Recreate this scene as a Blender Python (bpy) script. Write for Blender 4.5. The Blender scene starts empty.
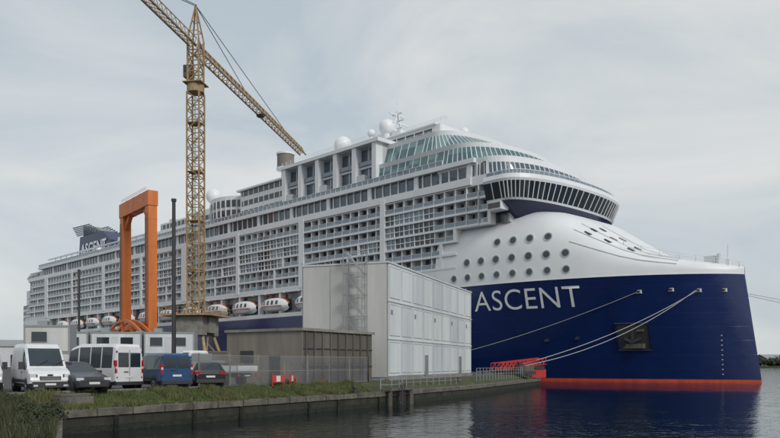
import bpy, bmesh, math, random
from mathutils import Vector, Matrix
from mathutils.geometry import tessellate_polygon
random.seed(7)
R=math.radians
sc=bpy.context.scene

# ------------------------------------------------------------ materials
def M(name,col,rough=.5,metal=0.,var=.12,vs=.6,bump=0.,bs=8.,spec=.5,streak=False):
    m=bpy.data.materials.new(name); m.use_nodes=True
    nt=m.node_tree; N=nt.nodes; L=nt.links; b=N['Principled BSDF']
    b.inputs['Roughness'].default_value=rough; b.inputs['Metallic'].default_value=metal
    b.inputs['Specular IOR Level'].default_value=spec
    tc=N.new('ShaderNodeTexCoord'); mp=N.new('ShaderNodeMapping'); L.new(tc.outputs['Object'],mp.inputs[0])
    if streak: mp.inputs['Scale'].default_value=(1,1,.12)
    n=N.new('ShaderNodeTexNoise'); n.inputs['Scale'].default_value=vs; n.inputs['Detail'].default_value=6; n.inputs['Roughness'].default_value=.65
    L.new(mp.outputs[0],n.inputs['Vector'])
    r=N.new('ShaderNodeMapRange'); r.inputs[1].default_value=.3; r.inputs[2].default_value=.7
    r.inputs[3].default_value=1-var; r.inputs[4].default_value=1+var*.6
    L.new(n.outputs[0],r.inputs[0])
    v=N.new('ShaderNodeVectorMath'); v.operation='SCALE'; v.inputs[0].default_value=col
    L.new(r.outputs[0],v.inputs['Scale']); L.new(v.outputs[0],b.inputs['Base Color'])
    if bump:
        n2=N.new('ShaderNodeTexNoise'); n2.inputs['Scale'].default_value=bs; n2.inputs['Detail'].default_value=5
        L.new(tc.outputs['Object'],n2.inputs['Vector'])
        bp=N.new('ShaderNodeBump'); bp.inputs['Strength'].default_value=bump; bp.inputs['Distance'].default_value=.05
        L.new(n2.outputs[0],bp.inputs['Height']); L.new(bp.outputs[0],b.inputs['Normal'])
    return m
def cellmat(name,cx,cz,cols,rough=.12,z0=0.):
    m=bpy.data.materials.new(name); m.use_nodes=True
    nt=m.node_tree; N=nt.nodes; L=nt.links; b=N['Principled BSDF']; b.inputs['Roughness'].default_value=rough
    tc=N.new('ShaderNodeTexCoord'); s=N.new('ShaderNodeSeparateXYZ'); L.new(tc.outputs['Object'],s.inputs[0])
    def fl(o,k,off):
        a=N.new('ShaderNodeMath'); a.operation='SUBTRACT'; a.inputs[1].default_value=off; L.new(o,a.inputs[0])
        d=N.new('ShaderNodeMath'); d.operation='DIVIDE'; d.inputs[1].default_value=k; L.new(a.outputs[0],d.inputs[0])
        f=N.new('ShaderNodeMath'); f.operation='FLOOR'; L.new(d.outputs[0],f.inputs[0]); return f.outputs[0]
    c=N.new('ShaderNodeCombineXYZ'); L.new(fl(s.outputs[0],cx,0),c.inputs[0]); L.new(fl(s.outputs[2],cz,z0),c.inputs[1])
    w=N.new('ShaderNodeTexWhiteNoise'); L.new(c.outputs[0],w.inputs[0])
    r=N.new('ShaderNodeValToRGB'); L.new(w.outputs[0],r.inputs[0])
    e=r.color_ramp.elements
    while len(e)<len(cols): e.new(.5)
    for i,(p,cc) in enumerate(cols): e[i].position=p; e[i].color=(*cc,1)
    L.new(r.outputs[0],b.inputs['Base Color']); return m

WHITE=M('ship_white_paint',(.76,.78,.80),.4,var=.06,vs=.15)
WHITE2=M('offwhite_paint',(.6,.62,.63),.5,var=.08)
SHADE=M('ship_white_shaded',(.52,.54,.56),.6)  # ship white with shade put into its colour, for recessed walls and stern steps
def hullmat():
    m=M('navy_hull_paint',(.006,.021,.105),.2,var=.14,vs=.12,streak=True)
    nt=m.node_tree;N=nt.nodes;L=nt.links;b=N['Principled BSDF']
    tc=N.new('ShaderNodeTexCoord'); n=N.new('ShaderNodeTexNoise'); n.inputs['Scale'].default_value=.35; n.inputs['Detail'].default_value=3
    L.new(tc.outputs['Object'],n.inputs['Vector'])
    br=N.new('ShaderNodeTexBrick'); br.inputs['Scale'].default_value=1; br.inputs['Brick Width'].default_value=9; br.inputs['Row Height'].default_value=2.6; br.inputs['Mortar Size'].default_value=.05
    br.inputs['Color1'].default_value=(1,1,1,1); br.inputs['Color2'].default_value=(.97,.97,.97,1); br.inputs['Mortar'].default_value=(.6,.6,.6,1)
    s=N.new('ShaderNodeSeparateXYZ'); c=N.new('ShaderNodeCombineXYZ'); L.new(tc.outputs['Object'],s.inputs[0]); L.new(s.outputs[0],c.inputs[0]); L.new(s.outputs[2],c.inputs[1]); L.new(c.outputs[0],br.inputs['Vector'])
    a=N.new('ShaderNodeMath'); a.operation='MULTIPLY_ADD'; a.inputs[1].default_value=.25; L.new(br.outputs['Color'],a.inputs[0]); L.new(n.outputs[0],a.inputs[2])
    bp=N.new('ShaderNodeBump'); bp.inputs['Strength'].default_value=.45; bp.inputs['Distance'].default_value=.14; L.new(a.outputs[0],bp.inputs['Height']); L.new(bp.outputs[0],b.inputs['Normal'])
    return m
NAVY=hullmat()
NAVY2=M('navy_dark_paint',(.008,.018,.08),.3)
BOOT=M('red_boot_paint',(.62,.08,.03),.55,var=.3,streak=True)
GLASS=M('dark_window_glass',(.022,.034,.045),.07,var=.3,vs=.3,spec=.8)
TEAL=cellmat('teal_window_glass',3.0,5,[(0,(.07,.135,.15)),(.6,(.12,.22,.23)),(1,(.22,.33,.33))],.06)
CABIN=cellmat('cabin_window_glass',1.55,2.85,[(0,(.025,.036,.048)),(.45,(.055,.075,.095)),(.75,(.12,.145,.165)),(1,(.38,.37,.34))],.12,24.5)
BAL=M('balustrade_glass',(.20,.26,.31),.07,var=.25,vs=.2,spec=.9)
BAYG=M('pool_bay_glass',(.06,.095,.13),.06,var=.3,vs=.3,spec=.9)
ORANGE=M('orange_paint',(.66,.18,.035),.5,var=.25,vs=.3,streak=True)
LBORANGE=M('lifeboat_orange',(.6,.17,.06),.45)
YEL=M('crane_weathered_yellow',(.38,.27,.145),.65,var=.4,vs=2)
STEEL=M('galvanised_steel',(.38,.39,.4),.45,.6,var=.15)
DARK=M('dark_steel',(.035,.036,.04),.5)
CONC=M('concrete',(.25,.235,.21),.85,var=.4,vs=.9,bump=.5,bs=6)
CONCD=M('stained_concrete',(.12,.11,.095),.9,var=.5,vs=.5,bump=.6,bs=5,streak=True)
QUAY=M('quay_wall_stone',(.035,.034,.027),.8,var=.6,vs=1.2,bump=.8,bs=3,streak=True)
WEED=M('tidal_weed',(.018,.022,.012),.6,var=.6,vs=2,bump=.8,bs=6)
COPE=M('quay_coping',(.145,.133,.11),.9,var=.6,vs=1.1,bump=.8,bs=7)
HUTL=M('hut_render',(.24,.212,.18),.9,var=.35,vs=.5,bump=.3,streak=True)
PANEL=M('white_wall_panel',(.65,.68,.69),.5,var=.18,vs=.45,streak=True)
PANELB=M('grey_wall_panel',(.57,.61,.63),.5,var=.18,vs=.45,streak=True)
PANEL2=M('cream_wall_panel',(.58,.575,.55),.6,var=.2,vs=.4,streak=True)
SEAM=M('panel_seam',(.3,.32,.33),.6)
ASPH=M('asphalt',(.07,.069,.067),.9,var=.4,vs=.4,bump=.3,bs=30)
GRASSG=M('grass_ground',(.065,.075,.03),.95,var=.5,vs=1.2,bump=.8,bs=10)
BLADE=M('grass_blades',(.10,.13,.038),.8,var=.5,vs=1.5)
DRY=M('dry_grass_blades',(.2,.17,.08),.85,var=.4,vs=1.5)
LEAF=M('shrub_leaves',(.045,.056,.026),.8,var=.55,vs=2.5)
TREE=M('distant_foliage',(.05,.065,.045),.9,var=.4,vs=.05)
TYRE=M('tyre_rubber',(.018,.018,.018),.85)
RIM=M('wheel_rim',(.3,.3,.31),.35,.8)
RED=M('red_paint',(.55,.035,.03),.45,var=.25)
LAMPR=M('tail_lamp_red',(.4,.01,.01),.2)
LAMPW=M('head_lamp',(.6,.62,.65),.1)
VW=M('van_white_paint',(.70,.71,.72),.25,var=.1,vs=1.5)
VB=M('van_blue_paint',(.02,.07,.18),.25,var=.12)
VG=M('car_grey_paint',(.05,.055,.065),.25,.3,var=.05)
VK=M('car_dark_paint',(.025,.028,.035),.22,.3,var=.05)
ROPE=M('mooring_rope',(.42,.42,.40),.8)
PLATE=M('number_plate',(.7,.7,.66),.4)
SIGNR=M('road_barrier_red',(.55,.05,.04),.5)
TAUPE=M('drum_taupe',(.2,.17,.15),.6)
WOOD=M('pallet_wood',(.22,.15,.09),.85,var=.4,vs=3)

# ------------------------------------------------------------ mesh builder
class MB:
    def __init__(s): s.v=[];s.f=[];s.m=[];s.mats=[]
    def mi(s,m):
        if m not in s.mats: s.mats.append(m)
        return s.mats.index(m)
    def quad(s,pts,m):
        n=len(s.v); s.v+= [tuple(p) for p in pts]; s.f.append(tuple(range(n,n+len(pts)))); s.m.append(s.mi(m))
    def box(s,x0,x1,y0,y1,z0,z1,m):
        if x0>x1:x0,x1=x1,x0
        if y0>y1:y0,y1=y1,y0
        n=len(s.v)
        s.v+=[(x0,y0,z0),(x1,y0,z0),(x1,y1,z0),(x0,y1,z0),(x0,y0,z1),(x1,y0,z1),(x1,y1,z1),(x0,y1,z1)]
        k=s.mi(m)
        for f in ((0,3,2,1),(4,5,6,7),(0,1,5,4),(1,2,6,5),(2,3,7,6),(3,0,4,7)):
            s.f.append(tuple(n+i for i in f)); s.m.append(k)
    def beam(s,a,b,w,m,h=None):
        a=Vector(a);b=Vector(b);d=(b-a)
        if d.length<1e-6:return
        d.normalize(); up=Vector((0,0,1)) if abs(d.z)<.95 else Vector((1,0,0))
        x=d.cross(up).normalized(); y=x.cross(d).normalized(); h=h or w
        n=len(s.v);k=s.mi(m)
        for p in (a,b):
            for i,j in ((-1,-1),(1,-1),(1,1),(-1,1)):
                s.v.append(tuple(p+x*i*w/2+y*j*h/2))
        for f in ((0,3,2,1),(4,5,6,7),(0,1,5,4),(1,2,6,5),(2,3,7,6),(3,0,4,7)):
            s.f.append(tuple(n+i for i in f)); s.m.append(k)
    def cyl(s,a,b,r,m,n=12,r2=None):
        a=Vector(a);b=Vector(b);d=(b-a).normalized(); r2=r if r2 is None else r2
        up=Vector((0,0,1)) if abs(d.z)<.95 else Vector((1,0,0))
        x=d.cross(up).normalized(); y=x.cross(d).normalized()
        k0=len(s.v);k=s.mi(m)
        for p,rr in ((a,r),(b,r2)):
            for i in range(n):
                t=2*math.pi*i/n; s.v.append(tuple(p+x*math.cos(t)*rr+y*math.sin(t)*rr))
        for i in range(n):
            j=(i+1)%n; s.f.append((k0+i,k0+j,k0+n+j,k0+n+i)); s.m.append(k)
        s.f.append(tuple(k0+i for i in reversed(range(n)))); s.m.append(k)
        s.f.append(tuple(k0+n+i for i in range(n))); s.m.append(k)
    def ball(s,c,r,m,n=14,sz=1.):
        k0=len(s.v);k=s.mi(m);h=n//2
        for i in range(h+1):
            a=math.pi*i/h
            for j in range(n):
                b=2*math.pi*j/n
                s.v.append((c[0]+r*math.sin(a)*math.cos(b),c[1]+r*math.sin(a)*math.sin(b),c[2]+r*sz*math.cos(a)))
        for i in range(h):
            for j in range(n):
                j2=(j+1)%n
                s.f.append((k0+i*n+j,k0+(i+1)*n+j,k0+(i+1)*n+j2,k0+i*n+j2)); s.m.append(k)
    def grid(s,rows,m,close=False):
        k0=len(s.v);w=len(rows[0])
        for r in rows: s.v+=[tuple(p) for p in r]
        for i in range(len(rows)-1):
            for j in range(w if close else w-1):
                j2=(j+1)%w
                mm=m(i,j) if callable(m) else m
                s.f.append((k0+i*w+j,k0+i*w+j2,k0+(i+1)*w+j2,k0+(i+1)*w+j)); s.m.append(s.mi(mm))
    def build(s,name,parent=None,smooth=False,bevel=0,loc=None,rot=0,recalc=True):
        me=bpy.data.meshes.new(name); me.from_pydata(s.v,[],s.f)
        for m in s.mats: me.materials.append(m)
        me.polygons.foreach_set('material_index',s.m)
        if recalc:
            bm=bmesh.new(); bm.from_mesh(me)
            if smooth: bmesh.ops.remove_doubles(bm,verts=bm.verts,dist=1e-4)
            bmesh.ops.recalc_face_normals(bm,faces=bm.faces); bm.to_mesh(me); bm.free()
        if smooth:
            me.polygons.foreach_set('use_smooth',[True]*len(me.polygons))
            try: me.set_sharp_from_angle(angle=R(38))
            except Exception: pass
        o=bpy.data.objects.new(name,me); sc.collection.objects.link(o)
        if parent: o.parent=parent
        if loc is not None: o.location=loc
        o.rotation_euler[2]=rot
        if bevel:
            b=o.modifiers.new('bevel','BEVEL'); b.width=bevel; b.segments=2; b.limit_method='ANGLE'; b.angle_limit=R(35)
        return o
def empty(name,loc=(0,0,0),rot=0):
    o=bpy.data.objects.new(name,None); sc.collection.objects.link(o); o.location=loc; o.rotation_euler[2]=rot; return o
def head(dx,dy): return math.atan2(dy,dx)

# ------------------------------------------------------------ camera
cam=bpy.data.cameras.new('camera'); co=bpy.data.objects.new('camera',cam); sc.collection.objects.link(co)
co.location=(0,0,3.4); co.rotation_euler=(R(90),0,0)
cam.lens=33.74; cam.sensor_width=36; cam.shift_y=.186; cam.clip_end=20000; sc.camera=co

# ------------------------------------------------------------ CRUISE SHIP  (local: x aft from stem, y starboard, z up)
SHIP=empty('cruise_ship',(67.7,133,0),R(135))
def hb(s,z):
    t=min(max(z/20,0),1); s0=3*t
    if s<=s0: return 0.
    L=85-33*t; x=min((s-s0)/L,1); return 19.5*(1-(1-x)**(1.7+.7*t))**(1-.25*t)
def ztop(s):
    if s<62: return 20
    if s>92: return 16.5
    t=(s-62)/30; return 20-3.5*t*t*(3-2*t)
us=[0,.15,.4,.8,1.4,2.2,3.2,4.5,6,8,10,12.5,15,18,21,24,28,32,36,40,45,50,56,62,68,74,80,86,92,100,120,150,200,250,300,322]
hull=MB()
for sgn in (1,-1):
    rows=[]
    zl=[-2,.5,.51,3,6,9,12,15,17.5]
    for k in range(len(zl)+1):
        row=[]
        for u in us:
            zt=ztop(u)
            z=zt if k==len(zl) else (zl[k] if k<8 else min(zl[k],zt-.3))
            s0=3*min(max(z/20,0),1); s=u+s0*max(0,1-u/50)
            b=hb(s,z) if u>0 else 0
            if u>290: b-= (u-290)*.05
            row.append((s,sgn*b,z))
        rows.append(row)
    hull.grid(rows,lambda i,j:BOOT if i==0 else NAVY)
hull.quad([(322,-18,-2),(322,18,-2),(322,18,16.5),(322,-18,16.5)],NAVY)
hull.build('hull',SHIP,smooth=True)
prof=[(3,21.4),(7,22.2),(12,23.2),(17,24.4),(21,26.3),(25,28.8),(29,31.4),(33,34),(38,35.8),(62,36.0)]
def zc(s):
    for (a,za),(b,zb) in zip(prof,prof[1:]):
        if s<=b: return za+(zb-za)*(s-a)/(b-a)
    return prof[-1][1]
def fh(s,t):
    b=hb(s,20); c=math.cos(t); sn=max(math.sin(t),0)
    return (s,b*math.copysign(abs(c)**.42,c),20+(zc(s)-20)*sn**.6)
fore=MB()
ss=[3.02,3.2,3.6,4.2,5,6,7.5,9,11,13,15,17,19,21,23,25,27,29,31,33,36,40,45,50,56,62]
ts=[math.pi*i/40 for i in range(41)]
fore.grid([[fh(s,t) for t in ts] for s in ss],WHITE)
fore.build('foredeck_house',SHIP,smooth=True)
def fsurf(s,z,sg=1):
    k=min(max((z-20)/(zc(s)-20),0),1)**(1/.6); t=math.asin(min(k,1)); return Vector(fh(s,t))
det=MB()
def disc_on(s,z,r,depth=.08):
    p=fsurf(s,z); a=fsurf(s+.5,z)-fsurf(s-.5,z); b=fsurf(s,z+.3)-fsurf(s,z-.3)
    n=a.cross(b).normalized()
    if n.y<0:n=-n
    det.cyl(p-n*.4,p+n*depth,r*1.15,WHITE2,24); det.cyl(p-n*.4,p+n*(depth+.02),r,BAL,24); det.cyl(p-n*.4,p+n*(depth+.03),r*.78,GLASS,20)
for i in range(8): disc_on(56.5-i*3.75,21.9,.75)
for i in range(7): disc_on(53-i*3.75,25.1,.82)
for i in range(4): disc_on(45.5-i*3.75,28.7,.82)
for s,t in [(24,.95),(24,1.2),(24,1.45),(27.5,.9),(27.5,1.15),(27.5,1.4),(20,1.0),(20,1.3)]:
    p=Vector(fh(s,t)); det.beam(p+Vector((-.6,0,-.3)),p+Vector((.6,0,.42)),.9,GLASS,.2)
for t in (.45,.8,1.15,1.55):
    q=[Vector(fh(s,t))+Vector((0,.03,.05)) for s in (12,15,18,21,24,27,30)]
    for a,b in zip(q,q[1:]): det.beam(a,b,.14,WHITE2,.14)
# rubbing strake between blue and white
q=[Vector((s,hb(s,20)+.02,20.05)) for s in (3.3,4,5,6.5,8,10,13,16,20,25,30,36,42,48,55,62)]
for a,b in zip(q,q[1:]): det.beam(a,b,.14,WHITE,.12)
for sg in (1,-1):
    for h in (.6,1.1):
        q=[Vector((s,hb(s,20)*.84*sg,zc(s)-.25+h)) for s in [3.6,5,7,9.5,12,15,18,21]]
        for a,b in zip(q,q[1:]): det.beam(a,b,.05,WHITE)
        for a in q: det.beam(a-Vector((0,0,h)),a,.06,WHITE)
det.cyl((6,0,22),(6,0,25.9),.12,WHITE); det.beam((6,-.9,24.6),(6,.9,24.6),.1,WHITE); det.box(5.6,6.4,-.3,.3,22,23.1,WHITE)
det.box(8,10,-1.2,1.2,22.4,23.9,WHITE2); det.cyl((7.4,.8,22.3),(7.4,.8,24.2),.35,WHITE2)
def hsurf(s,z,o=0.): return Vector((s,hb(s,z)+o,z))
pk=MB(); pk.grid([[hsurf(s,z,.12) for s in (17.3,18.7,20,21.3,22.6)] for z in (6.3,8,9.6,11.0)],DARK)
fr=[hsurf(17.1,6.1,.2),hsurf(22.8,6.1,.2),hsurf(22.8,11.2,.2),hsurf(17.1,11.2,.2)]
for a,b in zip(fr,fr[1:]+fr[:1]): pk.beam(a,b,.24,NAVY2)
c=hsurf(20,8.6,.3)
pk.box(18.0,22.0,c.y-1.2,c.y-.1,9.6,10.0,CONCD); pk.box(18.0,22.0,c.y-1.2,c.y-.1,6.4,7.3,CONCD)
pk.beam(c+Vector((0,0,1.8)),c+Vector((0,0,-.6)),.42,DARK); pk.beam(c+Vector((-1.5,-.3,-.3)),c+Vector((0,0,-1)),.5,DARK); pk.beam(c+Vector((1.5,.3,-.3)),c+Vector((0,0,-1)),.5,DARK)
pk.build('anchor_pocket',SHIP)
for s,z in ((9,17),(18,17),(13,17.2),(5.5,17),(30,8.5),(36,8.2)):
    p=hsurf(s,z,.0)
    det.box(p.x-.5,p.x+.5,p.y-.6,p.y+.16,z-.32,z+.32,WHITE2 if z>12 else NAVY2); det.box(p.x-.3,p.x+.3,p.y-.3,p.y+.3,z-.18,z+.18,DARK)
for k in range(9):
    p=hsurf(6,1.4+k*.9,.05); det.box(p.x-.1,p.x+.1,p.y-.2,p.y+.05,p.z,p.z+.2,WHITE2)
det.build('bow_fittings',SHIP)
def text_mesh(txt,size,mapf,name,mat,cut=.4,space=1.05,off=.006):
    cu=bpy.data.curves.new(name,'FONT'); cu.body=txt; cu.size=size; cu.space_character=space; cu.offset=size*off
    o=bpy.data.objects.new(name,cu); sc.collection.objects.link(o)
    dg=bpy.context.evaluated_depsgraph_get(); me=bpy.data.meshes.new_from_object(o.evaluated_get(dg)); bpy.data.objects.remove(o)
    bm=bmesh.new(); bm.from_mesh(me)
    xs=[v.co.x for v in bm.verts]; ys=[v.co.y for v in bm.verts]
    x=min(xs)
    while x<max(xs):
        bmesh.ops.bisect_plane(bm,geom=bm.verts[:]+bm.edges[:]+bm.faces[:],plane_co=(x,0,0),plane_no=(1,0,0)); x+=cut
    y=min(ys)
    while y<max(ys):
        bmesh.ops.bisect_plane(bm,geom=bm.verts[:]+bm.edges[:]+bm.faces[:],plane_co=(0,y,0),plane_no=(0,1,0)); y+=cut
    W=max(xs)-min(xs);x0=min(xs);y0=min(ys);Hh=max(ys)-y0
    for v in bm.verts: v.co=mapf((v.co.x-x0)/W,(v.co.y-y0)/Hh)
    bm.to_mesh(me); bm.free(); me.materials.clear(); me.materials.append(mat)
    o=bpy.data.objects.new(name,me); sc.collection.objects.link(o); o.parent=SHIP; return o
text_mesh('ASCENT',6,lambda u,v:hsurf(51-23.0*u,14.55+4.1*v,.07),'ship_name',WHITE,off=-.004)

# ---- superstructure
sup=MB()
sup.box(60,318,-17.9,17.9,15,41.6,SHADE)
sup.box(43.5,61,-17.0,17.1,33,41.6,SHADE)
sup.box(62,100,-19.4,19.45,16.4,24.5,WHITE)
sup.box(290,321,-19.2,19.45,16.6,24.5,WHITE)
sup.box(100,290,-19.4,19.45,16.5,17.6,WHITE)
sup.box(100,290,-19.4,19.5,23.3,24.5,WHITE)
for i in range(0,20): sup.box(100+i*10-.4,100+i*10+.4,17.9,19.3,17.6,23.3,WHITE)
sup.quad([(100,17.95,17.7),(290,17.95,17.7),(290,17.95,23.2),(100,17.95,23.2)],CABIN)
for i in range(10): sup.box(66+i*3.3,68+i*3.3,19.3,19.48,20.5,21.8,GLASS)
rowz=[24.5+2.85*k for k in range(6)]
sup.quad([(60,17.93,24.5),(318,17.93,24.5),(318,17.93,41.6),(60,17.93,41.6)],CABIN)
sup.quad([(44,17.13,33.05),(60,17.13,33.05),(60,17.13,41.6),(44,17.13,41.6)],CABIN)
def edgeP(s): return 19.5 if s>56 else 19.5-((56-s)/12)**2*1.3
for k,z in enumerate(rowz):
    s0=60 if z<30 else (56 if z<33 else 47); s1=320-k*1.6
    sup.box(56,s1,17.8,19.52,z-.28,z+.22,WHITE)
    if s0<56: 
        for q in range(s0,56,3): sup.box(q,q+3,17.0,edgeP(q+1.5)+.02,z-.28,z+.22,WHITE)
    sup.box(s0,s1,-19.5,-17.0,z-.28,z+.22,WHITE)
    flush = k in (2,3,4)
    s=s0; i=0
    while s<s1-1:
        E=edgeP(s+1.5)
        big=(i%10==0)
        w=.14
        if big: sup.box(s,s+.8,17.0,E,z+.2,z+2.6,WHITE)
        else: sup.box(s,s+w,17.0,E-.1,z+.2,z+2.6,WHITE)
        if 62<s<290 and flush and (i//10)%2==0:
            sup.box(s+w,s+3.1,19.0,19.1,z+.2,z+2.6,random.choice([BAL,BAYG,GLASS]))
            sup.box(s+w,s+3.1,19.1,19.3,z+1.25,z+1.42,WHITE)
            sup.box(s+1.5,s+1.62,19.1,19.25,z+.2,z+2.6,WHITE)
        else:
            sup.box(s+w+(.8 if big else 0),s+3.1,E-.2,E-.14,z+.22,z+1.15,BAL)
            sup.box(s,s+3.1,E-.22,E-.1,z+1.15,z+1.22,WHITE)
            sup.box(s+1.55,s+1.67,17.1,18.05,z+.2,z+2.6,WHITE)
            if random.random()<.35:
                q=s+random.uniform(.5,2); sup.box(q,q+.6,18.3,18.9,z+.22,z+.95,TAUPE if random.random()<.5 else WHITE2)
        s+=3.1; i+=1
for s,w in ((78,1.6),(109,2.2),(140,1.6),(171,3.0),(202,1.6),(233,2.4),(264,1.6),(292,3.5)):
    sup.box(s,s+w,18.0,19.62,24.0,42.5,WHITE)
sup.box(47,316,-19.0,19.1,41.4,43.4,WHITE); sup.box(52,316,-19.4,19.5,41.7,43.3,WHITE)
sup.box(48,300,-18.6,18.7,43.4,46.3,BAYG)
s=48
while s<300:
    sup.box(s,s+.25,18.6,18.95,43.4,46.3,WHITE); s+=2.6
s=52
while s<300:
    sup.box(s,s+1.1,18.6,19.2,43.4,46.3,WHITE); s+=15.6
sup.box(51,303,-19.4,19.7,46.3,47.3,WHITE)
sup.box(60,303,19.3,19.36,47.3,48.4,BAL); sup.box(60,303,19.28,19.42,48.4,48.5,WHITE)
s=60
while s<303: sup.box(s,s+.1,19.25,19.42,47.3,48.45,WHITE); s+=2
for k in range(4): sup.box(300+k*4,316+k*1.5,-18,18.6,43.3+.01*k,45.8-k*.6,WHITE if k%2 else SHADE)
sup.box(316,324,-17,19.0,16.5,30,WHITE); sup.box(318,322,-17,18.2,30,38,WHITE)
for k in range(5): sup.box(318,323.5,-16,19.1,18+k*2.85,19.6+k*2.85,GLASS)
sup.build('superstructure',SHIP)

up=MB()
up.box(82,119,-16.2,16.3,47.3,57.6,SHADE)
s=82; i=0
while s<118:
    up.box(s,s+1.5,16.3,18.6,47.3,57.9,WHITE)
    up.box(s+1.5,s+7.3,16.4,16.6,48,57,BAYG)
    up.box(s+1.5,s+7.3,16.5,17.2,52.2,52.8,WHITE)
    up.box(s+4.3,s+4.5,16.5,16.8,47.3,57.6,WHITE)
    up.box(s+1.5,s+7.3,17.6,17.66,52.8,53.8,BAL)
    if i%2==0: up.box(s+4.6,s+7.3,16.6,18.4,47.4,50.4,WHITE2)
    s+=7.3;i+=1
up.box(118.5,120,16.3,18.6,47.3,57.9,WHITE)
up.box(81,120.2,-18,18.9,57.6,58.5,WHITE)
def blk(a,b,y,z0,z1,glass=True):
    up.box(a,b,-y,y,z0,z1,WHITE)
    if glass:
        z=z0+.9
        while z+1.6<z1:
            up.box(a+.8,b-.8,y-.1,y+.06,z,z+1.5,GLASS)
            q=a+2.5
            while q<b-1: up.box(q,q+.35,y,y+.14,z,z+1.5,WHITE); q+=2.6
            z+=2.9
blk(120.3,143,17,47.3,55.6); up.box(120.3,144,-17.6,17.8,55.6,56.1,WHITE)
blk(163,176,14,47.3,54.6); blk(176,196,15.5,47.3,53.2); blk(198,222,14,47.3,51.4); blk(222,246,15,47.3,50.3); blk(246,258,12,47.3,49.6)
up.box(258,298,-14,14,47.3,48.4,WHITE)
for i in range(16): up.box(200+i*6,200.3+i*6,16.5,16.8,47.3,50.6,WHITE)
up.box(198,298,16,17.4,50.5,50.8,WHITE)
up.box(68,100,-9,11,57.3,60.5,WHITE); up.box(70,99,-9.1,11.08,58.6,59.8,GLASS); up.box(84,99,-6,8,60.5,63.4,WHITE)
up.box(69,101,-9.4,11.6,60.5,60.8,WHITE)
for q in range(70,101,3): up.box(q,q+.3,11.08,11.2,58.6,59.8,WHITE)
up.build('upper_decks',SHIP)
tw=MB()
def ring(sc_,yc,rx,ry,z,n=28): return [(sc_+rx*math.cos(2*math.pi*i/n),yc+ry*math.sin(2*math.pi*i/n),z) for i in range(n)]
zs=[(47.3,9,6,WHITE),(49,9.3,6.4,GLASS),(51,9.3,6.4,WHITE),(51.8,9.5,6.6,GLASS),(54,9.5,6.6,WHITE),(55.2,9.6,6.7,WHITE),(55.2,.1,.1,WHITE)]
for (z,a,b,m),(z2,a2,b2,_) in zip(zs,zs[1:]):
    tw.grid([ring(153.5,12.2,a,b,z),ring(153.5,12.2,a2,b2,z2)],m,close=True)
for i in range(28):
    t=2*math.pi*i/28
    tw.beam((153.5+9.42*math.cos(t),12.2+6.52*math.sin(t),49),(153.5+9.6*math.cos(t),12.2+6.7*math.sin(t),54),.3,WHITE)
tw.build('observation_lounge',SHIP)

# ---- forward tiers & bridge
def outline(sf,sm,hw,n=36):
    pts=[]
    for i in range(n+1):
        t=math.pi*(i/n-.5); c=math.cos(t); sn=math.sin(t)
        pts.append((sm-(sm-sf)*max(c,0)**.85, -hw*math.copysign(abs(sn)**.9,sn)))
    return pts[::-1]
def tier(name,levels,sm,sa,mull=None,n=36,roof=WHITE):
    t=MB(); rows=[]
    for z,sf,hw,m in levels:
        o=outline(sf,sm,hw,n); rows.append([(sa,o[0][1],z)]+[(a,b,z) for a,b in o]+[(sa,o[-1][1],z)])
    for i in range(len(rows)-1): t.grid([rows[i],rows[i+1]],levels[i][3])
    t.quad(rows[-1],roof); t.quad(rows[0],WHITE)
    t.grid([[rows[k][0],rows[k][-1]] for k in range(len(rows))],WHITE)
    if mull:
        for li,w,step in mull:
            a=rows[li];b=rows[li+1]
            for j in range(1,len(a)-1,step): t.beam(Vector(a[j]),Vector(b[j]),w,WHITE)
            L=abs(sa-sm); k=int(L/2.4)
            for q in range(k):
                f=(q+.5)/k
                for e0 in ((0,1),(-1,-2)):
                    pa=Vector(a[e0[0]]).lerp(Vector(a[e0[1]]),f); pb=Vector(b[e0[0]]).lerp(Vector(b[e0[1]]),f)
                    t.beam(pa,pb,w,WHITE)
    return t.build(name,SHIP)
tier('bridge',[(33.0,42,13.5,NAVY2),(36.2,37.4,19.8,NAVY2),(36.7,36.7,20.7,WHITE),(37.1,36.4,21.0,GLASS),(40.3,34.8,22.0,WHITE),(40.8,34.6,22.2,WHITE),(41.7,34.8,22.0,WHITE)],42.6,46.6,[(3,.18,1)])
tier('bridge_roof_rail',[(41.7,35.8,21.0,BAL),(42.7,35.8,21.0,WHITE),(42.8,35.8,21.0,WHITE)],42.6,46.6,[(0,.07,1)])
tier('forward_lounge',[(41.7,40.5,18.6,WHITE),(43.0,40.3,18.8,BAYG),(45.9,41.4,18.7,WHITE),(47.2,41.4,18.9,WHITE)],50,62,[(1,.2,1)])
tier('solarium_lower',[(47.2,47.5,17.6,WHITE),(48.0,47.5,17.8,TEAL),(51.2,49.5,17.2,WHITE),(52.1,49.5,17.6,WHITE)],60,84,[(1,.16,1)])
tier('solarium_upper',[(52.1,54.5,15.8,WHITE),(52.7,54.8,15.8,TEAL),(56.4,60.5,14.6,WHITE),(57.4,60.5,14.9,WHITE)],68,86,[(1,.16,1)])
wt=MB()
for sg in (1,-1):
    wt.box(42.8,46.2,sg*18.6,sg*21.2,35.0,36.6,WHITE); wt.box(43,46,sg*21.2,sg*21.3,35.3,36.4,GLASS)
wt.box(89,97,-4,5,63.4,65.2,WHITE)
for a,b in (((93,-2.4,65),(93,0,72)),((93,2.4,65),(93,0,72)),((96,0,65),(93,0,72))): wt.beam(a,b,.45,WHITE)
for z,w_ in ((67,3.4),(69,4.2),(71,3)): wt.beam((93,-w_,z),(93,w_,z),.35,WHITE); wt.beam((93-w_*.6,0,z+.3),(93+w_*.6,0,z+.3),.3,WHITE2)
for y in (-4,-2,2,4): wt.cyl((93,y,69),(93,y,70.8),.09,WHITE)
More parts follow.
